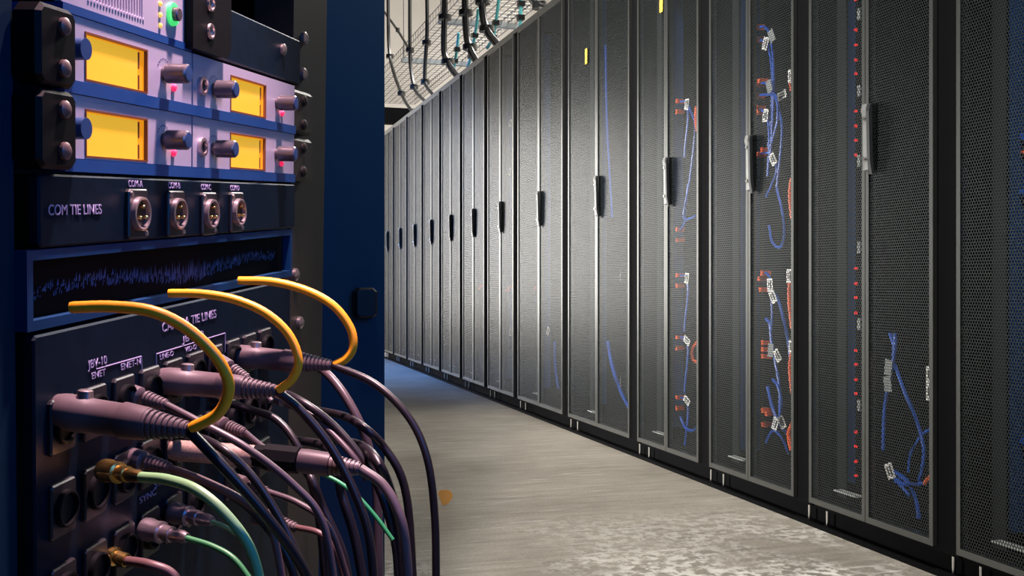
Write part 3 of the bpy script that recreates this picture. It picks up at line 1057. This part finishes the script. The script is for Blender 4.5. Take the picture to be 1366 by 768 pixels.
# --- dark framed window panel with faint blue reflections modelled as flat spikes
dp = rthing('rack_display', 'wide black window panel in a blue frame with modelled blue reflections', 'panel', -0.06, -0.0215, 0.0)
b = MB(); b.ringframe(0.0, 0.412, 0.0, 0.043, 0.0055, -0.006, 0.001); b.build('frame', R['bluedark'], dp)
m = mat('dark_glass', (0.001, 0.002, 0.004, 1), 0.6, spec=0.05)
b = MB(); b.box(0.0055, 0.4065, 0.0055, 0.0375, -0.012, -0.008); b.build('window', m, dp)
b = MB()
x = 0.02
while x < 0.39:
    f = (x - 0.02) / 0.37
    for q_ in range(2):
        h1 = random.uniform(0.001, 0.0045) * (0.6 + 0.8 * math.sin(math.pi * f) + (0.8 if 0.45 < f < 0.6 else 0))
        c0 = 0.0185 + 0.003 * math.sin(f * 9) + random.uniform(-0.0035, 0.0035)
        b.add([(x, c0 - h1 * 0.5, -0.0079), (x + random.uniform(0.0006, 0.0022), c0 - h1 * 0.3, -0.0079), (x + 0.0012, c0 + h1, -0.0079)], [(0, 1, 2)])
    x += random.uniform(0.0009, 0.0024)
o = b.build('reflection', mat('blue_reflection', (0.006, 0.085, 0.26, 1), 0.5), dp)
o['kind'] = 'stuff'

# --- camera patch panel
mp = rthing('patch_bay', 'tall black panel lettered CAMERA TIE LINES full of plugged cables', 'panel', -0.05, -0.215, 0.0)
mp['rk0'] = (-0.05, -0.215, 0.0)
b = MB(); b.bbox(-0.006, 0.395, -0.12, 0.191, -0.004, 0.002, 0.0012); b.build('plate', R['panel'], mp)
ROWV = (-0.0765, -0.124, -0.1715)
for ri, v in enumerate(ROWV):
    for k in range(10):
        s = -0.032 + k * 0.0345
        if ri == 2 and k % 2 == 0 and k > 4:
            continue
        d_socket(mp, s + 0.05, v + 0.215, 'bnc', 0.002)
label_px('CAMERA TIE LINES', (216, 443), (288, 427), 0.0062, mp)
label_px('JBV-10', (244, 457), (272, 450), 0.0045, mp)
label_px('LINE-O', (213, 480), (231, 474), 0.0036, mp)
label_px('VID-O', (247, 470), (262, 465), 0.0036, mp)
label_px('ENET-N', (161, 494), (187, 489), 0.0042, mp)
label_px('JBV-10', (118, 492), (143, 486), 0.0050, mp)
label_px('ENET', (122, 506), (140, 502), 0.0040, mp)
label_px('SYNC', (186, 672), (208, 664), 0.0042, mp)
label_px('S1', (205, 652), (213, 649), 0.0042, mp)
b = MB()
def line(p0, p1, w=0.0004):
    A, E = rk(*p0, 0.002), rk(*p1, 0.002)
    A.z = E.z = 0.0022
    b.tube([A - Vector((-0.05, -0.215, 0)), E - Vector((-0.05, -0.215, 0))], w, 5)
for seg in (((208, 472), (300, 444)), ((208, 472), (208, 520)), ((128, 492), (188, 475)), ((188, 475), (190, 520)), ((300, 444), (300, 470))):
    line(*seg)
b.build('outline_print', R['ink'], mp)


# --- plugs and cables in front of the panel. Points are (px, py, distance) read off the photo
def zpt(p):
    return at_z(p[0], p[1], p[2])


def ribbed(b, p0, p1, r0, r1, n=7):
    ax = p1 - p0
    L_ = ax.length
    prof = [(0, r0 * 0.8)]
    for i in range(n):
        f0, f1 = i / n, (i + 0.62) / n
        r = r0 + (r1 - r0) * (i / n)
        prof += [(f0 * L_ + 1e-4, r), (f1 * L_, r * 0.98), (f1 * L_ + 1e-4, r * 0.78), ((i + 1) / n * L_ - 1e-4, r * 0.78)]
    prof.append((L_, r1 * 0.75))
    b.lathe(p0, ax, prof, 16)


def cord(label, pts, r, m, plug=None, group='cables in front of the rack', name='audio_cable'):
    W = [zpt(p) for p in pts]
    o = W[0].copy()
    t = thing(name, label, 'cable', o, group)
    b = MB(); b.tube([p - o for p in smooth_path(W, 8)], r, 10); b.build('cord', R[m], t)
    if plug:
        plug(t, o)
    return t


def xlr(p0, p1, r=0.0093, boot=0.32, body_m='rubber', latch=True):
    def f(t, o):
        A, E = zpt(p0) - o, zpt(p1) - o
        ax = (E - A)
        L_ = ax.length
        d = ax.normalized()
        b = MB(); b.lathe(A - d * 0.012, d, [(0, r * 0.72), (0.006, r * 0.72), (0.0062, r * 0.9), (0.012, r), (L_ * 0.34, r), (L_ * 0.36, r * 0.93), (L_ * 0.62, r * 0.9), (L_ * 0.64, r * 0.99), (L_ * (1 - boot) + 0.012, r * 0.86)], 24)
        b.build('plug_body', R[body_m], t)
        b = MB(); ribbed(b, A + d * (L_ * (1 - boot)), E, r * 0.84, r * 0.42, 8); b.build('boot', R['rubber'], t)
        if latch:
            up = Vector((0, 0, 1)); up = (up - d * up.dot(d)).normalized()
            c = A + d * 0.012 + up * r
            b = MB(); b.lathe(c, up, [(-0.002, 0.0045), (0.003, 0.0042), (0.0036, 0.003)], 12); b.build('latch', R['screw'], t)
    return f


def boot_plug(p0, p1, r=0.0055, m='rubber', nub=True):
    def f(t, o):
        A, E = zpt(p0) - o, zpt(p1) - o
        d = (E - A).normalized()
        L_ = (E - A).length
        b = MB(); b.lathe(A - d * 0.006, d, [(0, r * 1.25), (L_ * 0.45, r * 1.15), (L_ * 0.5, r * 0.8)], 12); b.build('plug_body', R[m], t)
        b = MB(); ribbed(b, A + d * L_ * 0.4, E, r * 0.95, r * 0.6, 6); b.build('boot', R[m], t)
    return f


def bnc(p0, p1, r=0.0062, m='nickel'):
    def f(t, o):
        A, E = zpt(p0) - o, zpt(p1) - o
        d = (E - A).normalized()
        L_ = (E - A).length
        b = MB(); b.lathe(A - d * 0.008, d, [(0, r * 1.2), (0.004, r * 1.25), (0.008, r * 1.1), (0.014, r * 1.15), (0.0145, r * 0.85), (0.022, r * 0.85), (0.0222, r * 0.7), (L_ + 0.004, r * 0.68), (L_ + 0.0085, r * 0.5)], 18)
        b.build('plug_body', R[m], t)
    return f


cord('black cable of the big blurred plug at the lower left', [(250, 572, 0.560), (292, 616, 0.555), (345, 676, 0.56), (395, 742, 0.57), (425, 800, 0.58)], 0.0030, 'cordblack',
     xlr((86, 549, 0.578), (252, 573, 0.560), 0.0102), 'big microphone plug cables')
cord('black cable of the middle plug below the CAMERA lettering', [(370, 522, 0.69), (402, 548, 0.69), (440, 595, 0.69), (472, 655, 0.69), (492, 715, 0.69), (500, 790, 0.69)], 0.0030, 'cordblack',
     xlr((226, 508, 0.70), (369, 521, 0.69), 0.0092), 'big microphone plug cables')
cord('black cable of the far right plug, trailing out over the floor side', [(444, 487, 0.815), (500, 512, 0.80), (545, 556, 0.79), (570, 612, 0.785), (580, 690, 0.785), (582, 790, 0.785)], 0.0030, 'cordblack',
     xlr((322, 475, 0.832), (443, 487, 0.815), 0.0092), 'big microphone plug cables')


def inline(t, o):
    A, B1, C1_, E = zpt((228, 600, 0.715)) - o, zpt((340, 608, 0.71)) - o, zpt((400, 614, 0.705)) - o, zpt((481, 625, 0.70)) - o
    d = (B1 - A).normalized(); L_ = (B1 - A).length
    b = MB(); b.lathe(A, d, [(0, 0.0062), (0.003, 0.0072), (L_, 0.0074)], 20); b.build('barrel', R['barrel'], t)
    d = (C1_ - B1).normalized(); L_ = (C1_ - B1).length
    b = MB(); b.lathe(B1, d, [(0, 0.0078), (L_ * 0.25, 0.0082), (L_ * 0.26, 0.0094), (L_ * 0.98, 0.0092), (L_, 0.0082)], 8); b.build('coupler', R['rackblack'], t)
    d = (E - C1_).normalized(); L_ = (E - C1_).length
    b = MB(); b.lathe(C1_, d, [(0, 0.0080), (L_ * 0.1, 0.0084), (L_ * 0.5, 0.0080)], 20); b.build('plug_body', R['cordmauve'], t)
    b = MB(); ribbed(b, C1_ + d * L_ * 0.46, E, 0.0078, 0.0045, 8); b.build('boot', R['rubber'], t)


cord('black cable with long speckled barrel and coupled plug at mid height', [(481, 625, 0.70), (512, 648, 0.695), (534, 690, 0.69), (542, 740, 0.69), (545, 800, 0.69)], 0.0034, 'rubber', inline, 'big microphone plug cables')

cord('mauve cable with ribbed boot beside the ENET lettering', [(222, 540, 0.655), (270, 565, 0.645), (330, 598, 0.64), (390, 645, 0.64), (430, 695, 0.64), (448, 790, 0.64)], 0.0024, 'cordmauve', boot_plug((176, 526, 0.662), (223, 540, 0.655)), 'ribbed boot cables')
cord('brown cable with ribbed boot above the big green cable', [(226, 624, 0.65), (270, 640, 0.645), (325, 668, 0.64), (360, 700, 0.64), (380, 790, 0.64)], 0.0024, 'cordbrown', boot_plug((180, 612, 0.66), (227, 624, 0.65)), 'ribbed boot cables')
cord('dark ribbed cable behind the first yellow cord', [(330, 505, 0.77), (345, 515, 0.765), (362, 535, 0.76)], 0.0022, 'cordmauve', boot_plug((298, 487, 0.78), (331, 505, 0.77)), 'ribbed boot cables')
cord('dark ribbed cable just above the speckled barrel', [(326, 576, 0.73), (345, 592, 0.73), (356, 600, 0.73)], 0.0022, 'cordmauve', boot_plug((292, 566, 0.74), (327, 577, 0.73)), 'ribbed boot cables')
cord('mauve ribbed cable under the coupled plug', [(356, 655, 0.73), (400, 672, 0.72), (440, 705, 0.71), (470, 790, 0.71)], 0.0022, 'cordmauve', boot_plug((318, 645, 0.74), (357, 656, 0.73)), 'ribbed boot cables')
cord('brown ribbed cable low in the middle', [(395, 703, 0.74), (428, 712, 0.73), (450, 740, 0.73), (462, 790, 0.73)], 0.0022, 'cordbrown', boot_plug((352, 690, 0.75), (396, 704, 0.74)), 'ribbed boot cables')
cord('dark ribbed cable behind the second yellow cord', [(405, 545, 0.80), (440, 575, 0.79), (472, 610, 0.78), (490, 640, 0.78)], 0.0026, 'cordmauve', boot_plug((372, 528, 0.81), (406, 546, 0.80)), 'ribbed boot cables')
cord('mauve cable bending down beneath the far right plug', [(392, 478, 0.93), (425, 490, 0.87), (452, 516, 0.85), (478, 560, 0.84), (494, 605, 0.84), (503, 660, 0.84), (506, 790, 0.84)], 0.0036, 'cordmauve', None, 'loose dark cables')

cord('thick green cable with gold plug, nearest at the lower left', [(188, 636, 0.585), (225, 640, 0.575), (265, 655, 0.565), (305, 690, 0.56), (335, 735, 0.56), (352, 800, 0.56)], 0.0030, 'palegreen', bnc((150, 629, 0.60), (189, 636, 0.585), 0.0055, 'gold'), 'green cables')
cord('green cable from the lower nickel plug', [(248, 717, 0.665), (285, 729, 0.66), (315, 748, 0.655), (345, 790, 0.65)], 0.0019, 'green', bnc((206, 708, 0.675), (249, 717, 0.665)), 'green cables')
cord('pale green cable from the upper nickel plug', [(282, 695, 0.70), (308, 707, 0.69), (330, 730, 0.685), (350, 790, 0.68)], 0.0016, 'palegreen', bnc((243, 686, 0.71), (283, 695, 0.70)), 'green cables')
cord('thin teal cable arching over the black cables at the right', [(425, 630, 0.725), (450, 642, 0.72), (475, 660, 0.71), (502, 690, 0.705), (524, 720, 0.70)], 0.0015, 'teal', None, 'green cables')
cord('brown cable with gold tip in the bottom left corner', [(170, 748, 0.64), (200, 753, 0.63), (230, 766, 0.63), (250, 800, 0.63)], 0.0030, 'cordbrown', bnc((144, 739, 0.645), (171, 748, 0.64), 0.005, 'gold'), 'ribbed boot cables')

loose = [
    ('dark loose cable crossing under the middle plug', [(330, 545, 0.77), (372, 562, 0.76), (404, 610, 0.75), (425, 690, 0.75), (435, 790, 0.75)], 0.0028),
    ('dark loose cable under the coupled plug boot', [(392, 530, 0.80), (450, 572, 0.79), (500, 640, 0.78), (526, 720, 0.78), (532, 790, 0.78)], 0.0032),
    ('dark loose cable hanging at the outer right', [(470, 560, 0.83), (515, 600, 0.82), (542, 660, 0.82), (552, 790, 0.82)], 0.0034),
    ('dark loose cable low beside the teal one', [(405, 625, 0.76), (432, 680, 0.75), (458, 740, 0.75), (468, 800, 0.75)], 0.0032),
    ('dark loose cable bottom centre, left of the teal one', [(440, 600, 0.78), (456, 660, 0.77), (474, 720, 0.77), (488, 800, 0.77)], 0.0036),
    ('dark loose cable falling from the left plug side', [(282, 590, 0.62), (330, 628, 0.61), (372, 690, 0.61), (405, 760, 0.61), (415, 800, 0.61)], 0.0026),
    ('dark loose cable along the bottom under the brown one', [(300, 655, 0.70), (345, 690, 0.69), (384, 745, 0.69), (400, 800, 0.69)], 0.0028),
    ('dark loose cable rightmost at the bottom', [(490, 600, 0.79), (522, 660, 0.78), (534, 730, 0.78), (538, 800, 0.78)], 0.0040)]
for lab, pts, r in loose:
    px0 = pts[0][0] - 48
    pts = [(px0, pts[0][1] - 14, 0.3268 / (0.131 - (px0 - CX) / F))] + pts
    cord(lab, pts, r, 'cordblack', None, 'loose dark cables')


def ycord(label, pts, r):
    W = smooth_path([zpt(p) for p in pts], 10)
    o = W[-1].copy()
    b = MB()
    n = len(W)
    b.tube([p - o for p in W], [r * (0.92 if i in (0, n - 1) else (1.0 + 0.025 * (i % 2))) for i in range(n)], 14)
    return tag(b.build('pull_cord', R['yellow'], None, o), label, 'cord', 'yellow cords tied to the plugs')


ycord('yellow cord, lowest and leftmost, curling over the big blurred plug', [(94, 410, 0.535), (150, 409, 0.535), (205, 416, 0.535), (252, 440, 0.54), (290, 478, 0.545), (305, 515, 0.55), (292, 550, 0.555), (255, 571, 0.558)], 0.0031)
ycord('yellow cord, middle one, curling to the plug below the CAMERA lettering', [(225, 391, 0.685), (270, 392, 0.685), (315, 400, 0.685), (355, 418, 0.685), (385, 446, 0.686), (398, 480, 0.687), (390, 505, 0.688), (371, 521, 0.689)], 0.0029)
ycord('yellow cord, highest and rightmost, curling to the far plug', [(318, 374, 0.81), (365, 376, 0.81), (410, 388, 0.81), (445, 408, 0.81), (467, 437, 0.812), (471, 462, 0.813), (462, 478, 0.814), (446, 487, 0.815)], 0.0033)

# --- small box on the navy partition, orange lens blur modelled as a solid on the floor
p = at_z(490, 404, 1.5)
b = MB(); b.bbox(-0.016, 0.016, -0.022, 0.022, -0.02, 0.015, 0.003)
b.v = [(x, -z, y_) for x, y_, z in b.v]
tag(b.build('wall_box', R['plainblack'], None, (p.x, edge.y - 0.02, p.z)), 'small black box on the navy partition beside the yellow cord', 'box')
p = on_floor(590, 674)
b = MB()
poly = [(0.0, 0.0), (0.018, 0.006), (0.030, 0.020), (0.033, 0.033), (0.028, 0.045), (0.012, 0.050), (-0.008, 0.048), (-0.014, 0.040)]
b.prism(poly, -0.002, 0.002)
b.v = [(x, z, y_) for x, y_, z in b.v]
o = b.build('bokeh_blob', mat('orange_bokeh', (0.75, 0.36, 0.09, 1), 0.5), None, p)
o.rotation_euler = (0, 0, -TH)
tag(o, 'small orange lens blur modelled as a solid standing on the concrete floor', 'blur')
